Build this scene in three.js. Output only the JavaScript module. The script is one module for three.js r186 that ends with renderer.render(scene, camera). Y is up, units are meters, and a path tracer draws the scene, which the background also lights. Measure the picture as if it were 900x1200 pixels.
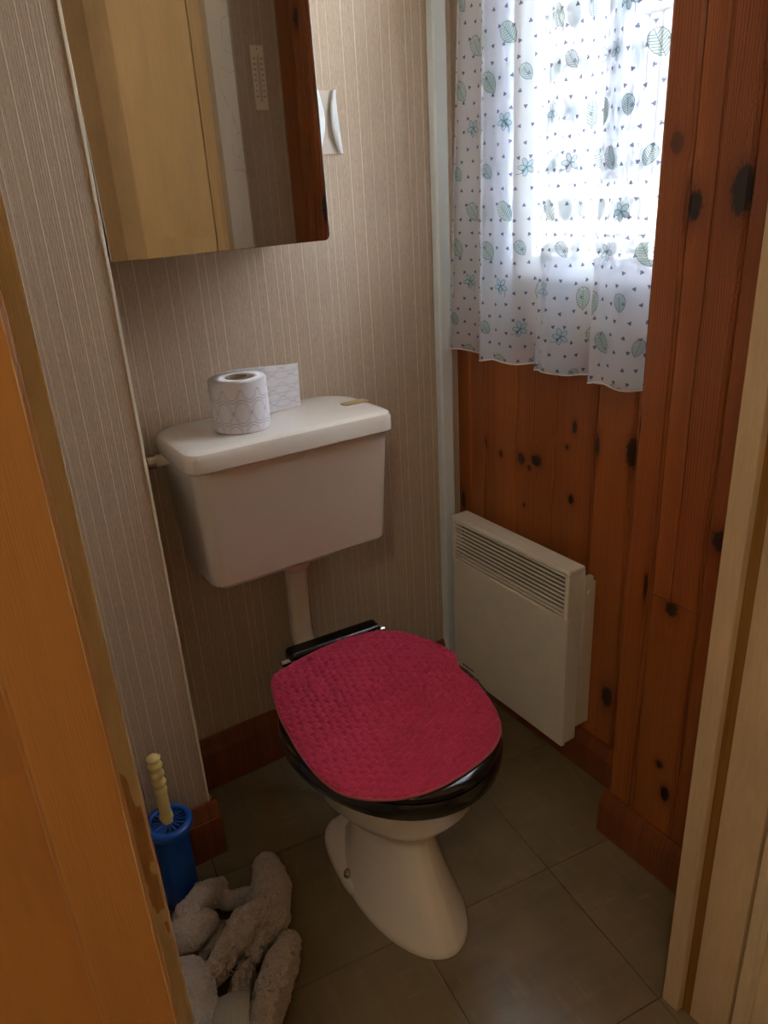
import * as THREE from 'three';
import { RoundedBoxGeometry } from 'three/addons/geometries/RoundedBoxGeometry.js';
import { mergeGeometries, mergeVertices, toCreasedNormals } from 'three/addons/utils/BufferGeometryUtils.js';

// ------------------------------------------------------------------ camera, sky, sun, exposure
const scene = new THREE.Scene();
const camera = new THREE.PerspectiveCamera(68.706, 900 / 1200, 0.02, 200);
camera.position.set(0, 1.28, 0);
camera.rotation.set(-0.39674, -0.54993, -0.05931, 'YXZ');
scene.add(camera);
const renderer = new THREE.WebGLRenderer({ antialias: true });
renderer.toneMapping = THREE.LinearToneMapping;
renderer.toneMappingExposure = 2.25;
renderer.shadowMap.enabled = true;
scene.background = new THREE.Color().setRGB(8.4, 9.1, 9.9);
const sun = new THREE.DirectionalLight(0xfff4e4, 22);
sun.position.set(-4, 9, 3); sun.target.position.set(3.5, 0, -1.5);
sun.castShadow = true; sun.shadow.mapSize.set(2048, 2048);
Object.assign(sun.shadow.camera, { left: -8, right: 8, top: 8, bottom: -8, near: 0.5, far: 30 });
scene.add(sun, sun.target);

// ------------------------------------------------------------------ helpers
const taken = new Map();
function numbered(name) { const n = taken.get(name) ?? 0; taken.set(name, n + 1); return n ? `${name}_${String(n).padStart(3, '0')}` : name; }
function mesh(name, geo, mat, parent = scene) {
  const m = new THREE.Mesh(geo, mat);
  m.castShadow = m.receiveShadow = true;
  if (parent === scene) m.name = numbered(name);
  else { const k = parent.children.filter((c) => c.name.replace(/_\d{3}$/, '') === name).length; m.name = k ? `${name}_${String(k).padStart(3, '0')}` : name; }
  parent.add(m);
  return m;
}
function thing(name, label, category, [x, y, z] = [0, 0, 0], turn = 0, group) {
  const g = new THREE.Group(); g.name = numbered(name); g.position.set(x, y, z); g.rotation.y = turn;
  g.userData = { label, category }; if (group) g.userData.group = group;
  scene.add(g); return g;
}
function struct(name, label) { const g = new THREE.Group(); g.name = name; g.userData = { kind: 'structure', label }; scene.add(g); return g; }
// hashing and value noise
function hash(x, y, s = 0) { let h = Math.imul(x | 0, 374761393) ^ Math.imul(y | 0, 668265263) ^ Math.imul(s | 0, 2147483647 ^ 0x9e3779b9); h = Math.imul(h ^ (h >>> 13), 1274126177); h ^= h >>> 16; return (h >>> 0) / 4294967296; }
function noise(x, y, s = 0, px = 0, py = 0) {
  const xi = Math.floor(x), yi = Math.floor(y), fx = x - xi, fy = y - yi;
  const u = fx * fx * (3 - 2 * fx), v = fy * fy * (3 - 2 * fy);
  const w = (a, p) => (p ? ((a % p) + p) % p : a);
  const a = hash(w(xi, px), w(yi, py), s), b = hash(w(xi + 1, px), w(yi, py), s), c = hash(w(xi, px), w(yi + 1, py), s), d = hash(w(xi + 1, px), w(yi + 1, py), s);
  return a + (b - a) * u + (c - a) * v + (a - b - c + d) * u * v;
}
function fbm(x, y, s, o = 4) { let a = 0.5, t = 0, n = 0; for (let i = 0; i < o; i++) { t += a * noise(x, y, s + i * 17); n += a; a /= 2; x *= 2; y *= 2; } return t / n; }
function noise3(x, y, z, s = 0) { const zi = Math.floor(z), f = z - zi, u = f * f * (3 - 2 * f); return noise(x, y, s + zi * 131) * (1 - u) + noise(x, y, s + (zi + 1) * 131) * u; }
function rng(seed) { let a = seed | 0; return () => { a = (a + 0x6d2b79f5) | 0; let t = Math.imul(a ^ (a >>> 15), 1 | a); t = (t + Math.imul(t ^ (t >>> 7), 61 | t)) ^ t; return ((t ^ (t >>> 14)) >>> 0) / 4294967296; }; }
const clamp = (x, a = 0, b = 1) => Math.min(b, Math.max(a, x)), lerp = (a, b, t) => a + (b - a) * t, sstep = (a, b, x) => { const t = clamp((x - a) / (b - a)); return t * t * (3 - 2 * t); };
const mix3 = (a, b, t) => [lerp(a[0], b[0], t), lerp(a[1], b[1], t), lerp(a[2], b[2], t)];
// f(u, v) gives sRGB 0..255 (3 or 4 values) or a single number 0..1
function tex(w, h, f, srgb = true) {
  const d = new Uint8Array(w * h * 4);
  for (let y = 0; y < h; y++) for (let x = 0; x < w; x++) {
    const c = f((x + 0.5) / w, (y + 0.5) / h), o = (y * w + x) * 4;
    if (typeof c === 'number') { d[o] = d[o + 1] = d[o + 2] = clamp(c) * 255; d[o + 3] = 255; } else { for (let k = 0; k < 3; k++) d[o + k] = clamp(c[k], 0, 255); d[o + 3] = c.length > 3 ? clamp(c[3], 0, 255) : 255; }
  }
  const t = new THREE.DataTexture(d, w, h, THREE.RGBAFormat);
  t.wrapS = t.wrapT = THREE.RepeatWrapping; t.magFilter = THREE.LinearFilter; t.minFilter = THREE.LinearMipmapLinearFilter; t.generateMipmaps = true;
  if (srgb) t.colorSpace = THREE.SRGBColorSpace;
  t.needsUpdate = true; return t;
}
function canvasTex(w, h, draw, srgb = true) {
  const c = document.createElement('canvas'); c.width = w; c.height = h; draw(c.getContext('2d'), w, h);
  const t = new THREE.CanvasTexture(c); t.wrapS = t.wrapT = THREE.RepeatWrapping; if (srgb) t.colorSpace = THREE.SRGBColorSpace; return t;
}
const std = (o) => new THREE.MeshStandardMaterial(o), phys = (o) => new THREE.MeshPhysicalMaterial(o);
// uv by the dominant normal, in units of su x sv metres
function boxUV(geo, su = 1, sv = su, ou = 0, ov = 0) {
  const g = geo.index ? geo.toNonIndexed() : geo; if (!g.attributes.normal) g.computeVertexNormals();
  const p = g.attributes.position, n = g.attributes.normal, uv = new Float32Array(p.count * 2);
  for (let i = 0; i < p.count; i++) {
    const ax = Math.abs(n.getX(i)), ay = Math.abs(n.getY(i)), az = Math.abs(n.getZ(i));
    let u, v;
    if (ay >= ax && ay >= az) { u = p.getX(i); v = p.getZ(i); } else if (ax >= az) { u = p.getZ(i); v = p.getY(i); } else { u = p.getX(i); v = p.getY(i); }
    uv[2 * i] = (u - ou) / su; uv[2 * i + 1] = (v - ov) / sv;
  }
  g.setAttribute('uv', new THREE.BufferAttribute(uv, 2)); return g;
}
function boxGeo(x0, x1, y0, y1, z0, z1, bevel = 0, seg = 2) {
  const w = x1 - x0, h = y1 - y0, d = z1 - z0;
  const g = bevel ? new RoundedBoxGeometry(w, h, d, seg, Math.min(bevel, w / 2.01, h / 2.01, d / 2.01)) : new THREE.BoxGeometry(w, h, d);
  return g.translate((x0 + x1) / 2, (y0 + y1) / 2, (z0 + z1) / 2);
}
const box = (name, [x0, x1, y0, y1, z0, z1], mat, parent, { bevel = 0, su = 1, sv = su, ou = 0, ov = 0 } = {}) => mesh(name, boxUV(boxGeo(x0, x1, y0, y1, z0, z1, bevel), su, sv, ou, ov), mat, parent);
// a stack of closed outlines (arrays of [x, y, z], equal lengths), joined and capped
function loft(rings, { capStart = true, capEnd = true, crease = 0.7 } = {}) {
  const n = rings[0].length, pos = [], idx = [];
  rings.forEach((r) => r.forEach((p) => pos.push(...p)));
  for (let i = 0; i + 1 < rings.length; i++) for (let j = 0; j < n; j++) { const a = i * n + j, b = i * n + ((j + 1) % n), c = a + n, d = b + n; idx.push(a, b, d, a, d, c); }
  const cap = (i, flip) => {
    const c = [0, 0, 0]; rings[i].forEach((p) => p.forEach((x, k) => (c[k] += x / n))); const m = pos.length / 3; pos.push(...c);
    for (let j = 0; j < n; j++) { const a = i * n + j, b = i * n + ((j + 1) % n); flip ? idx.push(b, a, m) : idx.push(a, b, m); }
  };
  if (capStart) cap(0, true); if (capEnd) cap(rings.length - 1, false);
  const g = new THREE.BufferGeometry(); g.setAttribute('position', new THREE.Float32BufferAttribute(pos, 3)); g.setIndex(idx);
  // make the faces look outwards
  let vol = 0; const P = (i) => new THREE.Vector3(pos[3 * i], pos[3 * i + 1], pos[3 * i + 2]);
  for (let i = 0; i < idx.length; i += 3) vol += P(idx[i]).dot(P(idx[i + 1]).cross(P(idx[i + 2])));
  if (vol < 0) { for (let i = 0; i < idx.length; i += 3) { const t = idx[i]; idx[i] = idx[i + 1]; idx[i + 1] = t; } g.setIndex(idx); }
  return toCreasedNormals(g, crease);
}
function roundRect(x0, x1, z0, z1, r, y, k = 6) {
  const out = [], rs = Array.isArray(r) ? r : [r, r, r, r];
  [[x1, z1, 0, 0], [x0, z1, 1, 1], [x0, z0, 2, 2], [x1, z0, 3, 3]].forEach(([x, z, q, ri]) => {
    const R = rs[ri], cx = x + (x === x1 ? -R : R), cz = z + (z === z1 ? -R : R);
    for (let i = 0; i <= k; i++) { const a = (q + i / k) * Math.PI / 2; out.push([cx + R * Math.cos(a), y, cz + R * Math.sin(a)]); }
  });
  return out;
}
function tube(points, r, seg = 40, rad = 14) { return new THREE.TubeGeometry(new THREE.CatmullRomCurve3(points.map((p) => new THREE.Vector3(...p)), false, 'centripetal'), seg, r, rad, false); }
const lathe = (pts, seg = 48) => new THREE.LatheGeometry(pts.map((p) => new THREE.Vector2(...p)), seg);

// ------------------------------------------------------------------ materials
// vinyl wallpaper: upright threads, about 0.5 m to a repeat
const RIBS = (() => {
  const r = rng(11), n = 1024, h = new Float32Array(n), light = new Float32Array(n);
  for (let x = 0; x < n; ) { const w = 5 + Math.floor(r() * 11), a = 0.25 + 0.5 * r(); for (let i = 0; i < w && x + i < n; i++) h[x + i] = a * Math.sin(Math.PI * (i + 0.5) / w); x += w; }
  for (let x = 10; x < n - 6; x += 30 + Math.floor(r() * r() * 110)) { const wd = 2 + Math.floor(r() * 2), k = 0.55 + 0.45 * r(); for (let i = -1; i <= wd; i++) { light[x + i] = k * (i < 0 || i === wd ? 0.45 : 1); h[x + i] = 0.9; } for (let i = 1; i < 4; i++) h[x - 1 - i] *= 0.3; }
  return { h, light };
})();
function ribAt(u, v) {
  const x = Math.floor(u * 1024) & 1023;
  const streak = noise(u * 512, v * 60, 3, 512, 60), fine = noise(u * 1024, v * 200, 5, 1024, 200);
  return { h: RIBS.h[x], l: RIBS.light[x] * (0.65 + 0.5 * noise(u * 64, v * 34, 9, 64, 34)), streak, fine };
}
const wpColor = tex(1024, 1024, (u, v) => {
  const q = ribAt(u, v); let c = mix3([178, 158, 136], [208, 189, 165], 0.3 + 0.28 * q.h + 0.55 * (q.streak - 0.5) + 0.6 * (q.fine - 0.5));
  c = mix3(c, [238, 224, 200], clamp(q.l * 0.8)); return c;
});
const wpBump = tex(1024, 1024, (u, v) => { const q = ribAt(u, v); return clamp(0.15 + 0.55 * q.h + 0.3 * q.l + 0.2 * (q.streak - 0.5) + 0.12 * (q.fine - 0.5)); }, false);
const WP = 0.5;
const wallpaper = std({ map: wpColor, bumpMap: wpBump, bumpScale: 0.0005, roughness: 0.62 });
// knotted pine. planks: their edges in metres across; knots: [across, up, radius across, radius up, darkness]
function pine(w, h, W, H, u0, edges, knots, seed, light = [172, 98, 44], dark = [96, 40, 14]) {
  return tex(w, h, (uu, vv) => {
    let a = u0 + uu * W, y = vv * H, k = 0; while (k + 1 < edges.length && a > edges[k + 1]) k++;
    let push = 0, core = 0, halo = 0;
    for (const [ka, ky, ra, ry, dk] of knots) {
      const dx = (a - ka) / ra, dy = (y - ky) / ry; if (Math.abs(dx) > 9 || Math.abs(dy) > 9) continue;
      const wob = 1 + 0.35 * (noise(a * 260, y * 260, seed + 7) - 0.5), d = Math.hypot(dx, dy) * wob;
      push += Math.sign(dx || 1) * ra * 1.5 * Math.exp(-d / 2.2) * Math.exp(-Math.abs(dx) * 0.18);
      core = Math.max(core, dk * (1 - sstep(0.72, 1.12, d))); halo = Math.max(halo, 0.5 * dk * Math.exp(-Math.max(0, d - 1) * 1.5));
    }
    const p = a - push, s = seed + k * 31;
    const drift = 0.010 * (noise(y * 1.1, k * 3.7, s) - 0.5) + 0.006 * (noise(y * 3.3, p * 25, s + 2) - 0.5) + 0.02 * (y - H / 2) * (noise(k * 5.1, 1, s) - 0.5);
    const q = (p + drift) * (150 + 70 * hash(k, 3, seed)), ring = q + 2.2 * noise(q * 0.22, y * 0.6, s + 4);
    const f = ring - Math.floor(ring), late = Math.pow(f, 2.6) * (1 - sstep(0.9, 1, f));
    const fibre = noise(p * 1700, y * 22, s + 9), wide = noise(p * 28, y * 0.8, s + 12);
    let t = 0.06 + 0.72 * late * (0.5 + noise(Math.floor(ring) * 1.7, y * 1.4, s + 5)) + 0.16 * (fibre - 0.5) + 0.4 * (wide - 0.4) + 0.16 * (hash(k, 9, seed) - 0.5);
    let c = mix3(light, dark, clamp(t)); c = mix3(c, [96, 40, 16], clamp(halo)); c = mix3(c, [34, 16, 12], clamp(core)); return c;
  });
}
const WE = [-1.45, -1.398, -1.343, -1.231, -1.114, -0.998, -0.903, -0.80];
const pineWindow = pine(1024, 1024, 0.65, 1.0, -1.45, WE, [
  [-1.34, 0.721, 0.006, 0.017, 0.7], [-1.284, 0.707, 0.006, 0.008, 0.7], [-1.214, 0.713, 0.012, 0.013, 1], [-1.166, 0.721, 0.016, 0.013, 0.9], [-1.187, 0.698, 0.006, 0.006, 0.9],
  [-1.056, 0.823, 0.006, 0.014, 0.9], [-1.075, 0.774, 0.005, 0.006, 0.9], [-0.994, 0.796, 0.007, 0.026, 0.9], [-1.43, 0.546, 0.008, 0.025, 0.8], [-1.202, 0.602, 0.005, 0.006, 0.8],
  [-1.057, 0.661, 0.007, 0.011, 0.9], [-0.905, 0.803, 0.014, 0.03, 0.9], [-0.925, 0.225, 0.014, 0.026, 1], [-1.29, 0.3, 0.011, 0.014, 0.8]], 101);
const PE = [-0.815, -0.754, -0.657, -0.572, -0.48];
const pinePillar = pine(640, 2048, 0.34, 2.3, -0.815, PE, [
  [-0.741, 1.245, 0.013, 0.022, 1], [-0.668, 1.263, 0.016, 0.034, 1], [-0.632, 0.748, 0.015, 0.019, 1], [-0.708, 0.59, 0.012, 0.013, 1], [-0.698, 0.254, 0.007, 0.008, 1],
  [-0.679, 0.196, 0.010, 0.017, 1], [-0.765, 0.61, 0.004, 0.03, 0.8], [-0.78, 1.33, 0.012, 0.016, 0.4], [-0.6, 1.7, 0.014, 0.02, 1], [-0.53, 0.9, 0.013, 0.018, 1]], 211);
const woodGloss = { roughness: 0.4, clearcoat: 0.25, clearcoatRoughness: 0.3 };
const pineWindowMat = phys({ map: pineWindow, ...woodGloss }), pinePillarMat = phys({ map: pinePillar, ...woodGloss });
const skirtTex = pine(512, 512, 1.2, 0.16, 0, [0, 5], [], 307, [142, 76, 36], [88, 40, 18]);
skirtTex.rotation = Math.PI / 2; 
const skirting = phys({ map: skirtTex, roughness: 0.42, clearcoat: 0.3, clearcoatRoughness: 0.3 });
const groove = std({ color: 0x2a120a, roughness: 0.8 });
// paints
const paintBump = tex(512, 512, (u, v) => 0.5 + 0.5 * (noise(u * 90, v * 90, 1, 90, 90) - 0.5) + 0.35 * (noise(u * 220, v * 220, 2, 220, 220) - 0.5), false);
const paintTint = (c, s, amt = 0.1) => tex(256, 512, (u, v) => { const k = 1 + amt * (fbm(u * 5, v * 7, s) - 0.5) + 0.05 * (noise(u * 160, v * 40, s + 3) - 0.5); return c.map((x) => x * k); });
const cream = std({ map: paintTint([206, 180, 142], 41, 0.16), bumpMap: paintBump, bumpScale: 0.0005, roughness: 0.45 });
const creamDoor = std({ map: paintTint([222, 202, 164], 44, 0.12), bumpMap: paintBump, bumpScale: 0.0007, roughness: 0.36 });
const ochrePaint = std({ map: paintTint([178, 122, 62], 47, 0.16), bumpMap: paintBump, bumpScale: 0.0003, roughness: 0.5 });
const wornGlowOchre = std({ map: tex(128, 1024, (u, v) => {
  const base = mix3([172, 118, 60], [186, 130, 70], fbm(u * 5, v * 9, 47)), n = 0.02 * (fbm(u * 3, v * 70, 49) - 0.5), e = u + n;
  if (e > 0.845 && e < 0.95) return mix3([232, 206, 160], [200, 160, 104], fbm(v * 90, 3, 50)); if (e < 0.055) return [226, 168, 108]; return base;  // pale worn edge at right; orange highlight painted along the left edge
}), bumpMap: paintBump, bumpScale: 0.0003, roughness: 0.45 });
const hallPaint = std({ map: paintTint([206, 188, 158], 48, 0.1), roughness: 0.7 });
const bareStrip = std({ map: tex(128, 512, (u, v) => mix3([150, 112, 44], [118, 78, 22], fbm(u * 14, v * 5, 71))), roughness: 0.7 });
const whitePaint = std({ map: paintTint([232, 230, 220], 51, 0.06), roughness: 0.45 });
const whiteCracked = std({ map: tex(256, 1024, (u, v) => { const c = fbm(u * 6, v * 16, 61), cr = Math.abs(noise(u * 9 + c * 2, v * 26, 63) - 0.5); return mix3([240, 234, 218], [204, 190, 164], cr < 0.02 && c > 0.5 ? 0.7 : 0.2 * c); }), roughness: 0.5 });
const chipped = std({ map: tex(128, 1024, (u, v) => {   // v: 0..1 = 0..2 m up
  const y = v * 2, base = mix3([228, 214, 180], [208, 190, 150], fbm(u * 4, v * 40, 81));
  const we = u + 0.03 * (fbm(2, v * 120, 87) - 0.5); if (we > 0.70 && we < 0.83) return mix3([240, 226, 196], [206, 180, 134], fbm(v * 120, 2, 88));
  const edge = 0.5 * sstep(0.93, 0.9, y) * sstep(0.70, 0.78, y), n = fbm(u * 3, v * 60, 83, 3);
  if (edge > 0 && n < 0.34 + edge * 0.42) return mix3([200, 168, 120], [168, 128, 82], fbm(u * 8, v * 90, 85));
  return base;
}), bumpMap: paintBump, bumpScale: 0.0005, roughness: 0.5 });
const ceilingPaint = std({ color: 0xe4dccb, roughness: 0.9 });
const plaster = std({ color: 0xd9cdb8, roughness: 0.9 });
// white ware, plastics and metals
const ceramic = phys({ color: 0xe2d8c9, roughness: 0.16, clearcoat: 0.6, clearcoatRoughness: 0.06 });
const cisternPlastic = phys({ map: tex(256, 256, (u, v) => { const k = 1 + 0.03 * (noise(u * 120, v * 120, 7, 120, 120) - 0.5); return [222 * k, 214 * k, 202 * k]; }), roughness: 0.32, clearcoat: 0.2, clearcoatRoughness: 0.2 });
const lidPlastic = phys({ color: 0xe9e2d8, roughness: 0.24, clearcoat: 0.4, clearcoatRoughness: 0.12 });
const pipePlastic = std({ color: 0xded2c0, roughness: 0.4 });
const blackPlastic = phys({ color: 0x0c0c0e, roughness: 0.24, clearcoat: 0.5, clearcoatRoughness: 0.1 });
const chrome = std({ color: 0xcfcac2, metalness: 1, roughness: 0.22 });
const dullMetal = std({ color: 0x9b958a, metalness: 0.9, roughness: 0.42 });
const heaterPaint = phys({ map: tex(256, 256, (u, v) => { const k = 1 + 0.035 * (noise(u * 128, v * 128, 17, 128, 128) - 0.5) + 0.05 * (fbm(u * 4, v * 4, 19) - 0.5); return [226 * k, 220 * k, 204 * k]; }), bumpMap: paintBump, bumpScale: 0.0002, roughness: 0.4 });
const heaterDark = std({ color: 0x221e19, roughness: 0.7 });
const heaterPlastic = std({ color: 0xd8cfb8, roughness: 0.45 });
const bluePlastic = phys({ color: 0x0a4fa8, roughness: 0.3, clearcoat: 0.2 });
const blueDark = phys({ color: 0x062f72, roughness: 0.4 });
const handlePlastic = phys({ color: 0xe6cf86, roughness: 0.4 });
const whitePlastic = phys({ color: 0xe6eaee, roughness: 0.3 });
const clearPlastic = phys({ color: 0xe4e0d8, roughness: 0.35, transparent: true, opacity: 0.45 });
const mirrorGlass = std({ color: 0xd9d6cf, metalness: 1, roughness: 0.015 });
const cabinetPaint = std({ color: 0xe0d8c8, roughness: 0.5 });
const glass = phys({ color: 0xffffff, transmission: 1, thickness: 0, roughness: 0, ior: 1.5 });

// ------------------------------------------------------------------ the setting: floor
{
  const floor = struct('floor', 'brown marbled vinyl tile floor');
  box('subfloor', [-0.12, 1.3, -0.06, -0.004, -1.6, -0.40], groove, floor);
  const mats = [0, 1, 2, 3].map((k) => {
    const map = tex(256, 256, (u, v) => {
      const f = fbm(u * 5 + k * 7, v * 5, 500 + k), st = fbm(u * 3 + f, v * 26 + k * 3, 520 + k);
      let c = mix3([112, 98, 72], [142, 127, 98], 0.7 * f + 0.4 * (st - 0.5)); 
      const scuff = fbm(u * 26, v * 5 + k, 560 + k, 3); return mix3(c, [178, 168, 146], clamp((scuff - 0.68) * 2.5) * 0.4);
    });
    return phys({ map, roughness: 0.3, clearcoat: 1, clearcoatRoughness: 0.14 });
  });
  const S = 0.305, th = -Math.asin(0.125), ca = Math.cos(0.125), sa = Math.sin(0.125), O = [0.533, -0.8435];
  const clip = (poly, ax, lim, sgn) => { const out = []; for (let i = 0; i < poly.length; i++) { const a = poly[i], b = poly[(i + 1) % poly.length], da = sgn * (a[ax] - lim), db = sgn * (b[ax] - lim); if (da <= 0) out.push(a); if (da * db < 0) { const t = da / (da - db); out.push([lerp(a[0], b[0], t), lerp(a[1], b[1], t)]); } } return out; };
  for (let i = -4; i < 5; i++) for (let j = -4; j < 5; j++) {
    const g0 = 0.0008, c = [[i * S + g0, j * S + g0], [(i + 1) * S - g0, j * S + g0], [(i + 1) * S - g0, (j + 1) * S - g0], [i * S + g0, (j + 1) * S - g0]];
    let poly = c.map(([a, b]) => [O[0] + a * ca - b * sa, O[1] + a * sa + b * ca]);
    poly = clip(poly, 0, -0.005, -1); poly = clip(poly, 0, 1.125, 1); poly = clip(poly, 1, -1.455, -1); poly = clip(poly, 1, -0.43, 1);
    if (poly.length < 3) continue;
    const sh = new THREE.Shape(poly.map(([x, z]) => new THREE.Vector2(x, -z))), lift = 0.0006 * hash(i, j, 4);
    const g = new THREE.ExtrudeGeometry(sh, { depth: 0.0038 + lift, bevelEnabled: false }).rotateX(-Math.PI / 2).translate(0, -0.0045, 0);
    const p = g.attributes.position, uv = new Float32Array(p.count * 2), flip = hash(i, j, 8) > 0.5;
    for (let k = 0; k < p.count; k++) { const dx = p.getX(k) - O[0], dz = p.getZ(k) - O[1]; const a = (dx * ca + dz * sa) / S - i, b = (-dx * sa + dz * ca) / S - j; uv[2 * k] = (i + j) & 1 ? b : a; uv[2 * k + 1] = ((i + j) & 1 ? a : b) * (flip ? -1 : 1); }
    g.setAttribute('uv', new THREE.BufferAttribute(uv, 2));
    mesh('floor_tile', g, mats[Math.floor(hash(i, j, 12) * 4)], floor);
  }
}
// ------------------------------------------------------------------ walls
{
  const back = struct('wall_back', 'ribbed beige wallpaper behind the cistern');
  box('wallpaper', [-0.12, 1.30, -0.06, 2.36, -1.6, -1.45], wallpaper, back, { su: WP });
  const left = struct('wall_left', 'ribbed beige wallpaper on the left wall');
  box('wallpaper', [-0.12, 0, -0.06, 2.36, -1.45, -0.485], wallpaper, left, { su: WP });
  const pier = struct('wall_pier', 'wallpapered boxed pier in the left corner');
  box('wallpaper', [0, 0.296, 0, 2.3, -1.45, -1.255], wallpaper, pier, { su: WP, ou: 0.07 });
  box('paper_edge', [0.2935, 0.2985, 0.13, 2.3, -1.2575, -1.2525], std({ color: 0xe6dcc6, roughness: 0.6 }), pier, { bevel: 0.001 });
  // right wall: wallpaper round the window above, pine boards below
  const right = struct('wall_right', 'window wall with knotty pine boards below the sill');
  box('masonry', [1.132, 1.30, 0, 0.985, -1.45, -0.80], plaster, right);
  box('wallpaper', [1.12, 1.30, 0.985, 1.125, -1.45, -0.80], wallpaper, right, { su: WP });
  box('wallpaper', [1.12, 1.30, 1.125, 2.24, -1.45, -1.235], wallpaper, right, { su: WP });
  box('wallpaper', [1.12, 1.30, 2.24, 2.36, -1.45, -0.80], wallpaper, right, { su: WP });
  const plank = (parent, X, a0, a1, y0, y1, mat, u0, W, H, name = 'plank') => {
    const b = 0.005, t = 0.012, prof = [[X + t, a0], [X + b, a0], [X, a0 + b], [X, a1 - b], [X + b, a1], [X + t, a1]].map(([x, z]) => [x, z]);
    const g = loft([prof.map(([x, z]) => [x, y0, z]), prof.map(([x, z]) => [x, y1, z])], { crease: 0.3 });
    const p = g.attributes.position, uv = new Float32Array(p.count * 2);
    for (let i = 0; i < p.count; i++) { uv[2 * i] = (p.getZ(i) - u0) / W; uv[2 * i + 1] = p.getY(i) / H; }
    g.setAttribute('uv', new THREE.BufferAttribute(uv, 2)); return mesh(name, g, mat, parent);
  };
  for (let i = 0; i + 1 < WE.length; i++) plank(right, 1.12 + 0.001 * hash(i, 1, 3), WE[i] + 0.0006, WE[i + 1] - 0.0006, 0, 0.985, pineWindowMat, -1.45, 0.65, 1.0);
  // the boarded projection nearer the door
  const pillar = struct('wall_right_projection', 'floor-to-ceiling knotty pine boards between window and door');
  box('core', [1.022, 1.30, 0, 2.36, -0.796, -0.40], groove, pillar);
  for (let i = 0; i + 1 < PE.length; i++) {
    const a0 = Math.max(PE[i], -0.808) + 0.0005, a1 = Math.min(PE[i + 1], -0.485) - 0.0005, X = 1.01 + 0.001 * hash(i, 2, 3);
    if (i === 1) { plank(pillar, X, a0, a1, 0, 0.602, pinePillarMat, -0.815, 0.34, 2.3); plank(pillar, X + 0.0006, a0, a1, 0.6032, 2.3, pinePillarMat, -0.815, 0.34, 2.3); } else plank(pillar, X, a0, a1, 0, 2.3, pinePillarMat, -0.815, 0.34, 2.3);
  }
  { // bead mouldings that run up the boards
    for (const z of [-0.713, -0.614]) { const g = boxGeo(1.0085, 1.0115, 0.6, 2.3, z - 0.003, z + 0.003, 0.0014); mesh('bead', boxUV(g, 0.34, 2.3, -0.815, 0), pinePillarMat, pillar); }
    const ret = box('return_board', [1.0135, 1.13, 0, 2.3, -0.808, -0.797], pinePillarMat, pillar, { su: 0.34, sv: 2.3, ou: 0.6 });
  }
  const front = struct('wall_front', 'ribbed beige wallpaper beside the doorway');
  box('wallpaper', [-1.25, 0.034, -0.06, 2.36, -0.485, -0.395], wallpaper, front, { su: WP });
  box('wallpaper', [0.831, 1.30, -0.06, 2.36, -0.485, -0.395], wallpaper, front, { su: WP });
  box('wallpaper', [0.034, 0.831, 2.022, 2.36, -0.485, -0.395], wallpaper, front, { su: WP });
  const ceil = struct('ceiling', 'plain cream ceiling');
  box('ceiling_board', [-1.3, 1.30, 2.3, 2.4, -1.6, 1.4], ceilingPaint, ceil);
}
// window with its frame
{
  const w = struct('window_1', 'white painted window behind the sheer curtain');
  const z0 = -1.235, z1 = -0.80, y0 = 1.125, y1 = 2.24;  // unseen bare glass above the curtain is added to let in more daylight
  box('frame_rail', [1.118, 1.20, y0, y0 + 0.032, z0, z1], whitePaint, w, { bevel: 0.003 });
  box('frame_rail', [1.118, 1.20, y1 - 0.035, y1, z0, z1], whitePaint, w, { bevel: 0.003 });
  box('frame_stile', [1.118, 1.20, y0 + 0.032, y1 - 0.035, z0, z0 + 0.045], whitePaint, w, { bevel: 0.003 });
  box('frame_stile', [1.118, 1.20, y0 + 0.032, y1 - 0.035, z1 - 0.03, z1], whitePaint, w, { bevel: 0.003 });
  box('pane', [1.155, 1.159, y0 + 0.032, y1 - 0.035, z0 + 0.045, z1 - 0.03], glass, w);
  box('window_board', [1.112, 1.20, y0 - 0.016, y0 - 0.001, z0 - 0.005, z1], whitePaint, w, { bevel: 0.003 });
}
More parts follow.
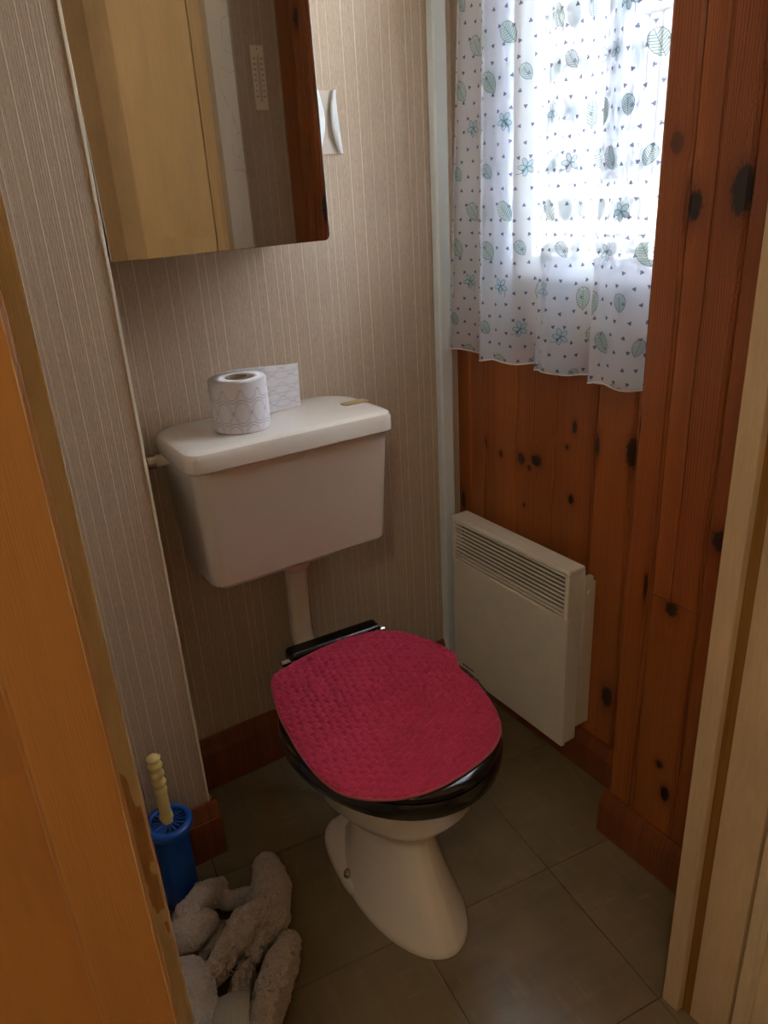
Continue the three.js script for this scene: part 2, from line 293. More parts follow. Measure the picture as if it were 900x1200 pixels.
// skirting boards
{
  const prof = (h) => [[0, 0], [0.018, 0], [0.018, h * 0.72], [0.0165, h * 0.735], [0.0165, h * 0.76], [0.012, h * 0.83], [0.010, h * 0.93], [0.006, h], [0, h]];
  const run = (name, label, a, b, h, nx, nz) => {   // from a to b on plan, its face looking towards (nx, nz)
    const p = prof(h), g = loft([a, b].map(([x, z]) => p.map(([d, y]) => [x + nx * d, y, z + nz * d])), { crease: 0.4 });
    const q = g.attributes.position, uv = new Float32Array(q.count * 2);
    for (let i = 0; i < q.count; i++) { uv[2 * i] = ((nx ? q.getZ(i) : q.getX(i)) + 3) / 1.2; uv[2 * i + 1] = q.getY(i) / 0.16; }
    const uv2 = uv; for (let i = 0; i < q.count; i++) { const t = uv2[2 * i]; uv2[2 * i] = uv2[2 * i + 1] * 0.13; uv2[2 * i + 1] = t * 1.2; }
    g.setAttribute('uv', new THREE.BufferAttribute(uv, 2));
    const m = mesh(name, g, skirting); m.userData = { kind: 'structure', label }; return m;
  };
  run('baseboard_back', 'dark stained skirting board under the cistern', [0.30, -1.45], [1.12, -1.45], 0.138, 0, 1);
  run('baseboard_pier', 'dark stained skirting board across the pier', [0.0, -1.255], [0.312, -1.255], 0.136, 0, 1);
  run('baseboard_pier_side', 'return of the skirting board on the pier', [0.296, -1.432], [0.296, -1.2555], 0.136, 1, 0).geometry.translate(0, 0, 0);
  run('baseboard_right', 'dark stained skirting board under the heater', [1.12, -1.432], [1.12, -0.81], 0.10, -1, 0);
  run('baseboard_projection', 'stained skirting board under the pine boards beside the door', [1.01, -0.82], [1.01, -0.487], 0.104, -1, 0);
  run('baseboard_projection_side', 'short return of the stained skirting at the projecting corner', [1.01, -0.808], [1.10, -0.808], 0.104, 0, -1);
  const t = box('trim_1', [1.056, 1.092, 0, 2.3, -1.451, -1.425], std({ color: 0xdde6e8, roughness: 0.4 }), scene, { bevel: 0.006 });
  t.userData = { kind: 'structure', label: 'pale painted corner strip between wallpaper and window wall' };
}
// ------------------------------------------------------------------ doorway, door and the hall the camera stands in
{
  const d = struct('door_1', 'cream painted door frame and open door');
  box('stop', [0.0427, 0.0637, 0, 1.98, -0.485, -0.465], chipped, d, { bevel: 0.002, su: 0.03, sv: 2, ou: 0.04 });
  box('jamb', [0.035, 0.0427, 0, 2.0, -0.486, -0.392], ochrePaint, d);
  box('architrave', [-0.003, 0.0427, 0, 2.04, -0.395, -0.379], wornGlowOchre, d, { bevel: 0.005, su: 0.05, sv: 2.2, ou: -0.003 });
  box('architrave', [-0.003, 0.055, 0, 2.04, -0.50, -0.485], whiteCracked, d, { bevel: 0.003 });
  box('stop', [0.803, 0.818, 0, 1.98, -0.5005, -0.470], cream, d, { bevel: 0.002, su: 0.3, sv: 1 });
  box('architrave', [0.8175, 0.877, 0, 2.04, -0.50, -0.485], whiteCracked, d, { bevel: 0.002, su: 0.2, sv: 1 });
  box('jamb', [0.817, 0.83, 0, 2.0, -0.487, -0.394], cream, d, { su: 0.3, sv: 1 });
  box('bare_strip', [0.8155, 0.8175, 0, 1.98, -0.4698, -0.4555], bareStrip, d, { su: 0.05, sv: 1 });
  box('head', [0.0427, 0.817, 1.98, 2.02, -0.487, -0.394], cream, d);
  box('architrave', [0.862, 0.91, 0, 2.04, -0.395, -0.379], ochrePaint, d, { bevel: 0.004 });
  const leaf = new THREE.Group(); leaf.name = 'door_leaf'; d.add(leaf);
  box('slab', [0.821, 0.857, 0.008, 1.975, -0.392, 0.345], creamDoor, leaf, { bevel: 0.003, su: 0.6, sv: 1.2 });
  box('stile_bead', [0.8165, 0.8205, 0.008, 1.975, -0.372, -0.362], creamDoor, leaf, { bevel: 0.0015 });
  const kn = lathe([[0, 0], [0.012, 0], [0.010, 0.03], [0.024, 0.04], [0.026, 0.052], [0.015, 0.062], [0, 0.064]], 24).rotateZ(Math.PI / 2).translate(0.82, 1.0, 0.28);
  mesh('knob', kn, dullMetal, leaf);
  const h = struct('hall', 'plain hall outside the door');
  box('hall_floor', [-1.3, 1.3, -0.06, -0.001, -0.42, 1.4], std({ color: 0x6d5238, roughness: 0.6 }), h);
  box('hall_wall', [-1.3, -1.2, 0, 2.3, -0.39, 1.4], hallPaint, h);
  box('hall_wall', [1.0, 1.3, 0, 2.3, -0.39, 1.4], hallPaint, h);
  box('hall_wall', [-1.2, 1.0, 0, 2.3, 1.3, 1.4], hallPaint, h);
  box('hall_wall_paint', [-1.2, -0.003, 0, 2.3, -0.395, -0.390], ochrePaint, h, { su: 0.5, sv: 1 });
  const lamp = thing('ceiling_lamp', 'round white hall ceiling lamp', 'lamp', [-0.55, 2.3, 0.45]);
  mesh('base', lathe([[0, 0], [0.06, 0], [0.06, -0.02], [0, -0.02]].reverse(), 32), whitePlastic, lamp);
  mesh('bulb', new THREE.SphereGeometry(0.06, 24, 16).translate(0, -0.08, 0), std({ color: 0xffffff, emissive: new THREE.Color(1, 0.84, 0.62), emissiveIntensity: 3 }), lamp);
  const pl = new THREE.PointLight(new THREE.Color(1, 0.86, 0.68), 0.58, 0, 2); pl.position.set(0, -0.08, 0); pl.castShadow = true; pl.shadow.radius = 3; lamp.add(pl);
}
// ------------------------------------------------------------------ outside the window
{
  const terr = struct('terrace', 'sunlit pale terrace outside the window');
  box('terrace_floor', [1.3, 9, 0.3, 0.4, -9, 4], std({ color: 0x8c8a84, roughness: 0.9 }), terr);
  box('garden_wall', [7.5, 7.7, 0.4, 3.6, -9, 4], std({ color: 0x4e5458, roughness: 0.9 }), terr);
  box('parapet', [4.45, 4.62, 0.4, 1.31, -6.5, -1.0], std({ color: 0x74787a, roughness: 0.9 }), terr);
  const white = std({ color: 0x23272b, roughness: 0.5, metalness: 0.2 });
  const rail = thing('railing', 'thin barred metal railing outside the window', 'railing', [4.53, 1.31, -3.1]);
  for (let i = 0; i < 17; i++) mesh('bar', new THREE.CylinderGeometry(0.011, 0.011, 0.98, 8).translate(0, 0.49, -0.9 + i * 0.105), white, rail);
  mesh('rail', boxGeo(-0.02, 0.02, 0.955, 0.99, -0.98, 0.9, 0.006), white, rail); mesh('rail', boxGeo(-0.015, 0.015, 0.05, 0.075, -0.98, 0.9, 0.005), white, rail);
  for (const z of [-0.96, 0.88]) mesh('post', boxGeo(-0.02, 0.02, 0, 1.0, z - 0.02, z + 0.02, 0.004), white, rail);
}
// ------------------------------------------------------------------ toilet
const ORIGIN = [0.572, 0, -0.95], TURN = -0.06;
// closed outline: half width hw, front zf, back zb, exponent of the back corners, width factor at the very back
function oval(y, hw, zf, zb, { zc = -0.03, back = 2.6, rear = 1, n = 72, dx = 0 } = {}) {
  const out = [];
  for (let i = 0; i < n; i++) {
    const a = (i / n) * Math.PI * 2, s = Math.sin(a), c = Math.cos(a), e = c >= 0 ? 2 : back;
    const X = Math.sign(s) * Math.pow(Math.abs(s), 2 / e), Z = Math.sign(c) * Math.pow(Math.abs(c), 2 / e);
    const z = c >= 0 ? zc + (zf - zc) * Z : zc + (zc - zb) * Z, w = c >= 0 ? 1 : lerp(1, rear, sstep(0, 1, -Z));
    out.push([dx + hw * X * w, y, z]);
  }
  return out;
}
{
  const t = thing('toilet', 'white ceramic toilet pan with a black seat and lid', 'toilet', ORIGIN, TURN);
  const S = [[0.0, 0.100, 0.186, -0.20, 0.75], [0.006, 0.101, 0.188, -0.20, 0.72], [0.016, 0.098, 0.183, -0.195, 0.66], [0.05, 0.086, 0.163, -0.185, 0.62], [0.10, 0.073, 0.134, -0.18, 0.66], [0.15, 0.064, 0.108, -0.18, 0.75], [0.185, 0.062, 0.098, -0.18, 0.85],
    [0.205, 0.068, 0.100, -0.185, 0.9], [0.225, 0.086, 0.112, -0.19, 0.9], [0.26, 0.124, 0.150, -0.20, 0.85], [0.30, 0.149, 0.177, -0.215, 0.8], [0.335, 0.157, 0.187, -0.235, 0.75], [0.355, 0.169, 0.199, -0.26, 0.7], [0.366, 0.171, 0.202, -0.28, 0.66], [0.372, 0.168, 0.199, -0.277, 0.66], [0.3745, 0.150, 0.182, -0.265, 0.66]];
  const pan = mesh('pan', loft(S.map(([y, hw, zf, zb, rear]) => oval(y, hw, zf, zb, { rear, zc: -0.02 })), { crease: 0.9 }), ceramic, t);
  mesh('foot_flange', loft([[0, 0.104, -0.215], [0.012, 0.105, -0.216], [0.022, 0.101, -0.212], [0.026, 0.094, -0.205]].map(([y, hw, zb]) => oval(y, hw, 0.06, zb, { rear: 0.92, zc: -0.06, back: 4 })), { crease: 0.8 }), ceramic, t);
  for (const sx of [-1, 1]) {
    const b = mesh('floor_bolt', lathe([[0, 0.012], [0.006, 0.011], [0.009, 0.007], [0.010, 0], [0, 0]].reverse(), 20).translate(sx * 0.091, 0.025, -0.055), chrome, t);
    void b;
  }
  mesh('spigot', tube([[0.012, 0.335, -0.20], [0.014, 0.338, -0.30], [0.016, 0.345, -0.36]], 0.036, 12, 20), ceramic, t);
  // black seat: ring, then lid, then hinge bar
  const seatRings = [[0.375, -0.005], [0.381, 0], [0.402, 0.001], [0.4085, -0.003]].map(([y, g]) => oval(y, 0.193 + g, 0.226 + g, -0.265, { rear: 0.72, back: 3, zc: -0.035 }));
  mesh('seat', loft(seatRings, { crease: 0.7 }), blackPlastic, t);
  mesh('lid', loft([[0.409, -0.004], [0.412, 0], [0.421, 0], [0.425, -0.004], [0.4265, -0.02]].map(([y, g]) => oval(y, 0.191 + g, 0.223 + g, -0.262 - g, { rear: 0.72, back: 3, zc: -0.035 })), { crease: 0.7 }), blackPlastic, t);
  const hinge = mesh('hinge_bar', boxGeo(-0.085, 0.128, 0.386, 0.43, -0.302, -0.26, 0.010, 4), blackPlastic, t);
  for (const x of [-0.092, 0.128]) mesh('hinge_pin', new THREE.CylinderGeometry(0.009, 0.009, 0.022, 16).rotateZ(Math.PI / 2).translate(x, 0.408, -0.274), chrome, hinge);
}
// crocheted cover on the lid
{
  const c = thing('seat_cover', 'crimson crocheted toilet lid cover with a curled edge', 'seat cover', [0, 0, 0]);
  const pts = [[0.436, -1.160], [0.452, -1.172], [0.51, -1.19], [0.61, -1.20], [0.672, -1.19], [0.716, -1.163], [0.742, -1.114], [0.759, -1.058], [0.762, -1.006], [0.744, -0.972], [0.741, -0.94], [0.738, -0.906], [0.718, -0.836], [0.690, -0.790], [0.655, -0.764], [0.594, -0.748], [0.52, -0.745], [0.467, -0.759], [0.422, -0.789], [0.397, -0.822], [0.386, -0.868], [0.385, -0.93], [0.391, -0.985], [0.403, -1.06]];
  const curve = new THREE.CatmullRomCurve3(pts.map(([x, z]) => new THREE.Vector3(x, 0, z)), true, 'centripetal'), N = 360, M = 130, edge = curve.getSpacedPoints(N).slice(0, N), cx = 0.572, cz = -0.965;
  const pos = [], uv = [], idx = [], Y = 0.428;
  const stitch = (x, z) => {
    const a = 0.35, wx = 0.007 * (noise(x * 40, z * 40, 9) - 0.5), u = ((x * Math.cos(a) - z * Math.sin(a)) + wx) / 0.0178, v = ((x * Math.sin(a) + z * Math.cos(a)) + 0.006 * (noise(x * 55, z * 55, 19) - 0.5)) / 0.0138;
    const row = Math.floor(v), fv = v - row, uu = u + (row & 1 ? 0.5 : 0) + 0.25 * (hash(row, 3, 5) - 0.5), fu = uu - Math.floor(uu);
    const k = 0.75 + 0.5 * hash(Math.floor(uu), row, 6);
    return k * Math.pow(Math.sin(Math.PI * fv), 0.55) * Math.pow(Math.sin(Math.PI * fu), 0.45) * (0.75 + 0.25 * Math.abs(fu - 0.5) * 2 * (1 - fv));
  };
  for (let j = 0; j <= M; j++) for (let i = 0; i < N; i++) {
    const r = j / M, e = edge[i], x = cx + (e.x - cx) * r, z = cz + (e.z - cz) * r;
    const wav = 0.5 * noise(x * 9, z * 9, 31) + 0.5 * noise(x * 22, z * 22, 33), fall = Math.pow(r, 9);
    let y = Y + 0.010 + 0.009 * wav * (1 - 0.5 * r) - 0.010 * fall + 0.0108 * stitch(x, z) * (1 - 0.3 * fall) + 0.0009 * (noise(x * 330, z * 330, 35) - 0.5) + 0.0004 * (noise(x * 700, z * 700, 36) - 0.5);
    // front-left edge droops over the lid a little, right edge curls up
    y += 0.006 * Math.pow(r, 6) * sstep(0.70, 0.76, x);
    pos.push(x, y, z); uv.push(x / 0.06, z / 0.06);
  }
  for (let j = 0; j < M; j++) for (let i = 0; i < N; i++) { const a = j * N + i, b = j * N + ((i + 1) % N), q = a + N, d = b + N; idx.push(a, b, d, a, d, q); }
  // rolled edge down to the lid and a flat underside
  let last = M * N;
  for (const [gr, y] of [[1.006, Y + 0.004], [1.004, Y - 0.001], [0.97, Y - 0.0005]]) {
    const at = pos.length / 3; for (let i = 0; i < N; i++) { const e = edge[i], w = 1 + (gr - 1); pos.push(cx + (e.x - cx) * w, y, cz + (e.z - cz) * w); uv.push(e.x / 0.06, e.z / 0.06); }
    for (let i = 0; i < N; i++) { const a = last + i, b = last + ((i + 1) % N), q = at + i, d = at + ((i + 1) % N); idx.push(a, b, d, a, d, q); } last = at;
  }
  const m = pos.length / 3; pos.push(cx, Y - 0.0005, cz); uv.push(0, 0); for (let i = 0; i < N; i++) idx.push(last + i, last + ((i + 1) % N), m);
  for (let i = 0; i < idx.length; i += 3) { const q = idx[i]; idx[i] = idx[i + 1]; idx[i + 1] = q; }
  const g = new THREE.BufferGeometry(); g.setAttribute('position', new THREE.Float32BufferAttribute(pos, 3)); g.setAttribute('uv', new THREE.Float32BufferAttribute(uv, 2)); g.setIndex(idx); g.computeVertexNormals();
  // does the top look up?
  if (g.attributes.normal.getY(40 * N) < 0) { for (let i = 0; i < idx.length; i += 3) { const q = idx[i]; idx[i] = idx[i + 1]; idx[i + 1] = q; } g.setIndex(idx); g.computeVertexNormals(); }
  const fuzz = tex(256, 256, (u, v) => 0.5 + 0.6 * (noise(u * 60, v * 60, 3, 60, 60) - 0.5) + 0.4 * (noise(u * 128, v * 128, 4, 128, 128) - 0.5), false);
  const yarn = tex(256, 256, (u, v) => mix3([208, 64, 102], [172, 36, 72], noise(u * 70, v * 70, 6, 70, 70)));
  mesh('crochet', g, phys({ map: yarn, bumpMap: fuzz, bumpScale: 0.0006, roughness: 0.95, sheen: 0.6, sheenColor: new THREE.Color(1, 0.35, 0.5), sheenRoughness: 0.6 }), c);
  const border = curve.getSpacedPoints(160).map((p) => new THREE.Vector3(cx + (p.x - cx) * 1.004, Y + 0.002, cz + (p.z - cz) * 1.004));
  const bm = mesh('edging', new THREE.TubeGeometry(new THREE.CatmullRomCurve3(border.slice(0, 160), true), 320, 0.0026, 8, true), std({ color: 0xb0555a, roughness: 0.9 }), c);
  bm.userData.label = 'thin faded pink edging';
}
// cistern on the back wall
{
  const t = thing('cistern', 'white low level plastic cistern with lid hung on wallpaper', 'cistern', [0, 0, 0]);
  const T = [[0.588, 0.02], [0.592, 0.008], [0.602, 0], [0.855, 0]];
  mesh('tank', boxUV(loft(T.map(([y, g]) => { const k = (y - 0.588) / 0.27; return roundRect(lerp(0.388, 0.372, k) + g, lerp(0.782, 0.786, k) - g, -1.446, lerp(-1.268, -1.236, k) - g, [0.028, 0.028, 0.012, 0.012], y, 8); }), { crease: 0.5 }), 0.1), cisternPlastic, t);
  const L = [[0.848, 0.003, 0], [0.851, 0, 0], [0.876, 0, 0], [0.884, 0.003, 0], [0.888, 0.009, 0], [0.8895, 0.02, 0]];
  const cl = mesh('lid', loft(L.map(([y, g]) => roundRect(0.360 + g, 0.792 - g, -1.446 + g * 0.5, -1.222 - g, [0.03, 0.03, 0.045, 0.075], y, 10)), { crease: 0.5 }), lidPlastic, t);
  const ins = mesh('flush_cover', loft([[0.889, 0], [0.8906, 0], [0.891, 0.002]].map(([y, g]) => roundRect(0.730 + g, 0.7895 - g, -1.346 + g, -1.318 - g, [0.004, 0.010, 0.010, 0.004], y, 6)), { crease: 0.4 }), std({ color: 0xa08c5c, roughness: 0.6 }), cl);
  ins.userData.label = 'tan strip covering the flush opening';
  const fp = thing('flush_pipe', 'white plastic flush pipe running down from cistern to pan', 'pipe', [0, 0, 0]);
  mesh('pipe', tube([[0.594, 0.60, -1.35], [0.594, 0.52, -1.352], [0.592, 0.42, -1.353], [0.591, 0.375, -1.345], [0.592, 0.354, -1.326], [0.596, 0.349, -1.314]], 0.0235, 60, 20), pipePlastic, fp);
  mesh('flush_nut', lathe([[0, -0.036], [0.027, -0.036], [0.031, -0.030], [0.034, -0.004], [0.034, 0.004], [0, 0.004]], 28).translate(0.594, 0.586, -1.35), pipePlastic, fp);
  const v = mesh('inlet_valve', new THREE.CylinderGeometry(0.010, 0.010, 0.05, 20).rotateZ(Math.PI / 2).translate(0.322, 0.842, -1.385), dullMetal, t);
  mesh('inlet_nut', new THREE.CylinderGeometry(0.0135, 0.0135, 0.016, 6).rotateZ(Math.PI / 2).translate(0.338, 0.842, -1.385), chrome, t);
  mesh('inlet_tail', new THREE.CylinderGeometry(0.011, 0.012, 0.03, 20).rotateZ(Math.PI / 2).translate(0.36, 0.842, -1.385), pipePlastic, t);
  void v;
}
// toilet roll with the loose end standing behind it
{
  const pat = canvasTex(512, 512, (g, w, h) => {
    g.fillStyle = '#ece9ec'; g.fillRect(0, 0, w, h); g.strokeStyle = 'rgba(168,164,176,0.75)'; g.lineWidth = 4;
    const s = w / 2; for (let i = -1; i < 4; i++) for (let j = -1; j < 4; j++) { const x = i * s + (j & 1 ? s / 2 : 0), y = j * s / 2; g.beginPath(); g.ellipse(x, y, s * 0.36, s * 0.22, 0, 0, 7); g.stroke(); g.beginPath(); g.ellipse(x, y, s * 0.43, s * 0.28, 0, 0, 7); g.stroke(); for (let k = 0; k < 4; k++) { g.beginPath(); g.arc(x + s / 2 + 9 * Math.cos(k * 1.57 + 0.6), y + 9 * Math.sin(k * 1.57 + 0.6), 4.5, 0, 7); g.stroke(); } }
  });
  const paper = (ru, rv) => { const m = pat.clone(); m.repeat.set(ru, rv); m.needsUpdate = true; return phys({ map: m, bumpMap: m, bumpScale: -0.0006, roughness: 0.95, transmission: 0.15, thickness: 0 }); };
  const t = thing('toilet_roll', 'opened white patterned toilet roll standing on the cistern lid', 'toilet roll', [0.507, 0.8895, -1.325]);
  const R = 0.054, r0 = 0.021, H = 0.098;
  const side = lathe([[R - 0.002, 0.0005], [R, 0.003], [R, H - 0.003], [R - 0.002, H - 0.0005]], 72);
  mesh('outer_sheet', side, paper(5, 1.6), t);
  mesh('paper', lathe([[r0, 0.001], [R - 0.0022, 0.0005], [R - 0.0022, H - 0.0005], [r0, H - 0.001], [r0, 0.001]], 72), std({ map: tex(256, 64, (u, v) => { const k = 1 - 0.06 * noise(v * 60, 2, 3); return [240 * k, 238 * k, 240 * k]; }), roughness: 0.95 }), t);
  mesh('core', lathe([[r0 - 0.0012, 0], [r0, 0], [r0, H], [r0 - 0.0012, H], [r0 - 0.0012, 0]], 40), std({ color: 0xb9a98c, roughness: 0.9 }), t);
  // loose sheet leaving from the far side of the roll towards the right
  const path = new THREE.CatmullRomCurve3([[R * Math.cos(-1.9), 0, R * Math.sin(-1.9)], [R * 0.02, 0, -R - 0.001], [0.035, 0, -0.050], [0.075, 0, -0.047], [0.115, 0, -0.052], [0.155, 0, -0.058]].map((p) => new THREE.Vector3(...p)), false, 'centripetal');
  const g = new THREE.PlaneGeometry(1, 1, 48, 10), p = g.attributes.position;
  for (let i = 0; i < p.count; i++) { const u = p.getX(i) + 0.5, v = p.getY(i) + 0.5, q = path.getPoint(u); p.setXYZ(i, q.x, 0.002 + v * (H - 0.002) + 0.006 * v * u * Math.sin(u * 5), q.z + 0.006 * (v - 0.5) * u); }
  g.computeVertexNormals(); mesh('loose_sheet', g, paper(2.2, 1.6), t);
}
// mirror cabinet
{
  const t = thing('mirror_cabinet', 'mirror fronted wall cabinet above the cistern beside the pier', 'cabinet', [0.49, 1.483, -1.2615]);
  t.rotation.z = 0.014;
  mesh('cabinet_box', boxGeo(-0.186, 0.190, -0.265, 0.285, -0.1885, -0.007, 0.004), cabinetPaint, t);
  const sh = new THREE.Shape(), x0 = -0.189, x1 = 0.200, y0 = -0.270, y1 = 0.29, r = 0.012;
  sh.moveTo(x0, y0); sh.lineTo(x1 - r, y0); sh.quadraticCurveTo(x1, y0, x1, y0 + r); sh.lineTo(x1, y1 - r); sh.quadraticCurveTo(x1, y1, x1 - r, y1); sh.lineTo(x0, y1); sh.closePath();
  mesh('mirror_glass', new THREE.ExtrudeGeometry(sh, { depth: 0.005, bevelEnabled: true, bevelSize: 0.0008, bevelThickness: 0.0008, bevelSegments: 2, curveSegments: 8 }).translate(0, 0, -0.006), mirrorGlass, t);
}
// small white holder on the wall beside the cabinet
{
  const t = thing('wall_hook', 'small white plastic holder with flared ends beside the mirror', 'holder', [0.808, 1.366, -1.45]);
  const sh = new THREE.Shape(); const hw = (v) => 0.021 + 0.012 * Math.pow(Math.abs(v - 0.62) / 0.62, 2);
  const K = 20, H = 0.112; for (let i = 0; i <= K; i++) { const v = i / K; sh[i ? 'lineTo' : 'moveTo'](hw(v), v * H); } for (let i = K; i >= 0; i--) { const v = i / K; sh.lineTo(-hw(v), v * H); } sh.closePath();
  mesh('back_plate', new THREE.ExtrudeGeometry(sh, { depth: 0.002, bevelEnabled: true, bevelSize: 0.0006, bevelThickness: 0.0006, bevelSegments: 2 }), std({ color: 0xc8bcae, roughness: 0.5 }), t);
  for (const s of [-1, 1]) {
    const rings = []; for (let i = 0; i <= 24; i++) { const v = i / 24, cx = s * (hw(v) - 0.006), w = 0.004 + 0.004 * Math.sin(Math.PI * Math.min(1, v * 1.1)) ; rings.push(Array.from({ length: 14 }, (_, k) => { const a = k / 14 * 6.2832; return [cx + w * Math.cos(a), v * H, 0.006 + 0.005 * Math.sin(a) + 0.004 * Math.sin(v * 3.14)]; })); }
    mesh('rib', loft(rings, { crease: 0.9 }), whitePlastic, t);
  }
}
// thermometer on the front wall, seen in the mirror
{
  const t = thing('thermometer', 'narrow cream wall thermometer reflected in the mirror', 'thermometer', [0.946, 1.508, -0.4855]);
  const face = canvasTex(128, 512, (g, w, h) => {
    g.fillStyle = '#e9dfc8'; g.fillRect(0, 0, w, h); g.fillStyle = '#8d8672'; g.fillRect(w / 2 - 3, 70, 6, 360); g.fillStyle = '#6d2a20'; g.fillRect(w / 2 - 2, 250, 4, 180); g.beginPath(); g.arc(w / 2, 436, 8, 0, 7); g.fill();
    g.strokeStyle = '#6b6455'; g.lineWidth = 1.5; for (let i = 0; i <= 40; i++) { const y = 90 + i * 8; g.beginPath(); g.moveTo(w / 2 - 8, y); g.lineTo(w / 2 - (i % 5 ? 16 : 22), y); g.moveTo(w / 2 + 8, y); g.lineTo(w / 2 + (i % 5 ? 16 : 22), y); g.stroke(); }
    g.fillStyle = '#3b352b'; g.font = 'bold 22px sans-serif'; g.textAlign = 'center'; ['50', '40', '30', '20', '10', '0', '10', '20'].forEach((s, i) => { const y = 106 + i * 44; g.fillText(s, 26, y); g.fillText(s, w - 26, y); });
    g.fillStyle = '#2c261e'; g.beginPath(); g.arc(w / 2, 22, 6, 0, 7); g.fill();
  });
  const W = 0.036, H = 0.148;
  mesh('body', boxGeo(-W / 2, W / 2, 0, H, -0.007, 0, 0.002), std({ color: 0xdfd4ba, roughness: 0.5 }), t);
  const pl = mesh('scale', new THREE.PlaneGeometry(W * 0.94, H * 0.96).rotateY(Math.PI).translate(0, H / 2, -0.0074), std({ map: face, roughness: 0.5 }), t);
  mesh('tube', new THREE.CylinderGeometry(0.0016, 0.0016, H * 0.74, 10).translate(0, H * 0.5, -0.0085), phys({ color: 0xc9c3b2, roughness: 0.1 }), t);
  void pl;
}
// electric convector heater
{
  const t = thing('convector_heater', 'cream electric convector heater with a louvred top on pine boards', 'heater', [1.03, 0.10, -1.165]);
  const z0 = -0.198, z1 = 0.198, H = 0.45, gy0 = 0.335, gy1 = 0.437, D = 0.05;
  const fpn = mesh('front_panel', boxUV(boxGeo(0, 0.012, 0, gy0 - 0.001, z0, z1, 0.004), 0.2), heaterPaint, t);
  mesh('top_rail', boxGeo(-0.001, D, gy1, H, z0 - 0.0005, z1 + 0.0005, 0.006, 3), heaterPaint, t);
  mesh('side_rail', boxGeo(-0.0005, D, gy0 - 0.001, gy1 + 0.004, z0 - 0.0005, z0 + 0.012, 0.004), heaterPaint, t);
  mesh('side_rail', boxGeo(-0.0005, D, gy0 - 0.001, gy1 + 0.004, z1 - 0.012, z1 + 0.0005, 0.004), heaterPaint, t);
  mesh('body', boxGeo(0.010, D - 0.004, 0.003, gy0 + 0.01, z0 + 0.002, z1 - 0.002, 0.004), heaterPaint, t);
  mesh('duct', boxGeo(0.022, D - 0.006, gy0, gy1 + 0.002, z0 + 0.006, z1 - 0.006), heaterDark, t);
  const n = 10, pitch = (gy1 - gy0) / n;
  const slat = boxGeo(-0.007, 0.007, -0.0022, 0.0022, z0 + 0.012, z1 - 0.012, 0.001, 1).rotateZ(-0.5);
  for (let i = 0; i < n; i++) { const s = mesh('slat', slat, heaterPaint, t); s.position.set(0.0075, gy0 + (i + 0.5) * pitch, 0); }
  mesh('rear_case', boxGeo(D - 0.004, 0.09, 0.03, H - 0.05, z0 + 0.02, z1 - 0.006, 0.003), heaterPlastic, t);
  const cb = mesh('control_box', boxGeo(D - 0.002, 0.072, 0.20, H - 0.030, z1 - 0.010, z1 + 0.002, 0.002), heaterPlastic, t);
  mesh('control_knob', new THREE.CylinderGeometry(0.006, 0.006, 0.006, 16).rotateX(Math.PI / 2).translate(0.06, 0.385, z1 + 0.003), heaterPlastic, cb);
  const mark = canvasTex(128, 64, (g, w, h) => { g.clearRect(0, 0, w, h); g.fillStyle = 'rgba(30,26,22,0.95)'; [[4, 10, 9, 12], [16, 13, 5, 9], [23, 11, 9, 11], [34, 13, 6, 9], [42, 13, 8, 9], [52, 13, 5, 9], [59, 13, 9, 9], [70, 12, 7, 10]].forEach((r) => g.fillRect(...r)); [[62, 40, 8, 6], [74, 40, 5, 6], [82, 40, 9, 6], [94, 40, 7, 6], [104, 40, 12, 6]].forEach((r) => g.fillRect(...r)); });
  const pm = mesh('printed_mark', new THREE.PlaneGeometry(0.075, 0.0375).rotateY(-Math.PI / 2).translate(-0.0006, 0.024, -0.125), std({ map: mark, transparent: true, roughness: 0.5 }), fpn);
  pm.userData.label = 'small dark maker\'s mark';
}
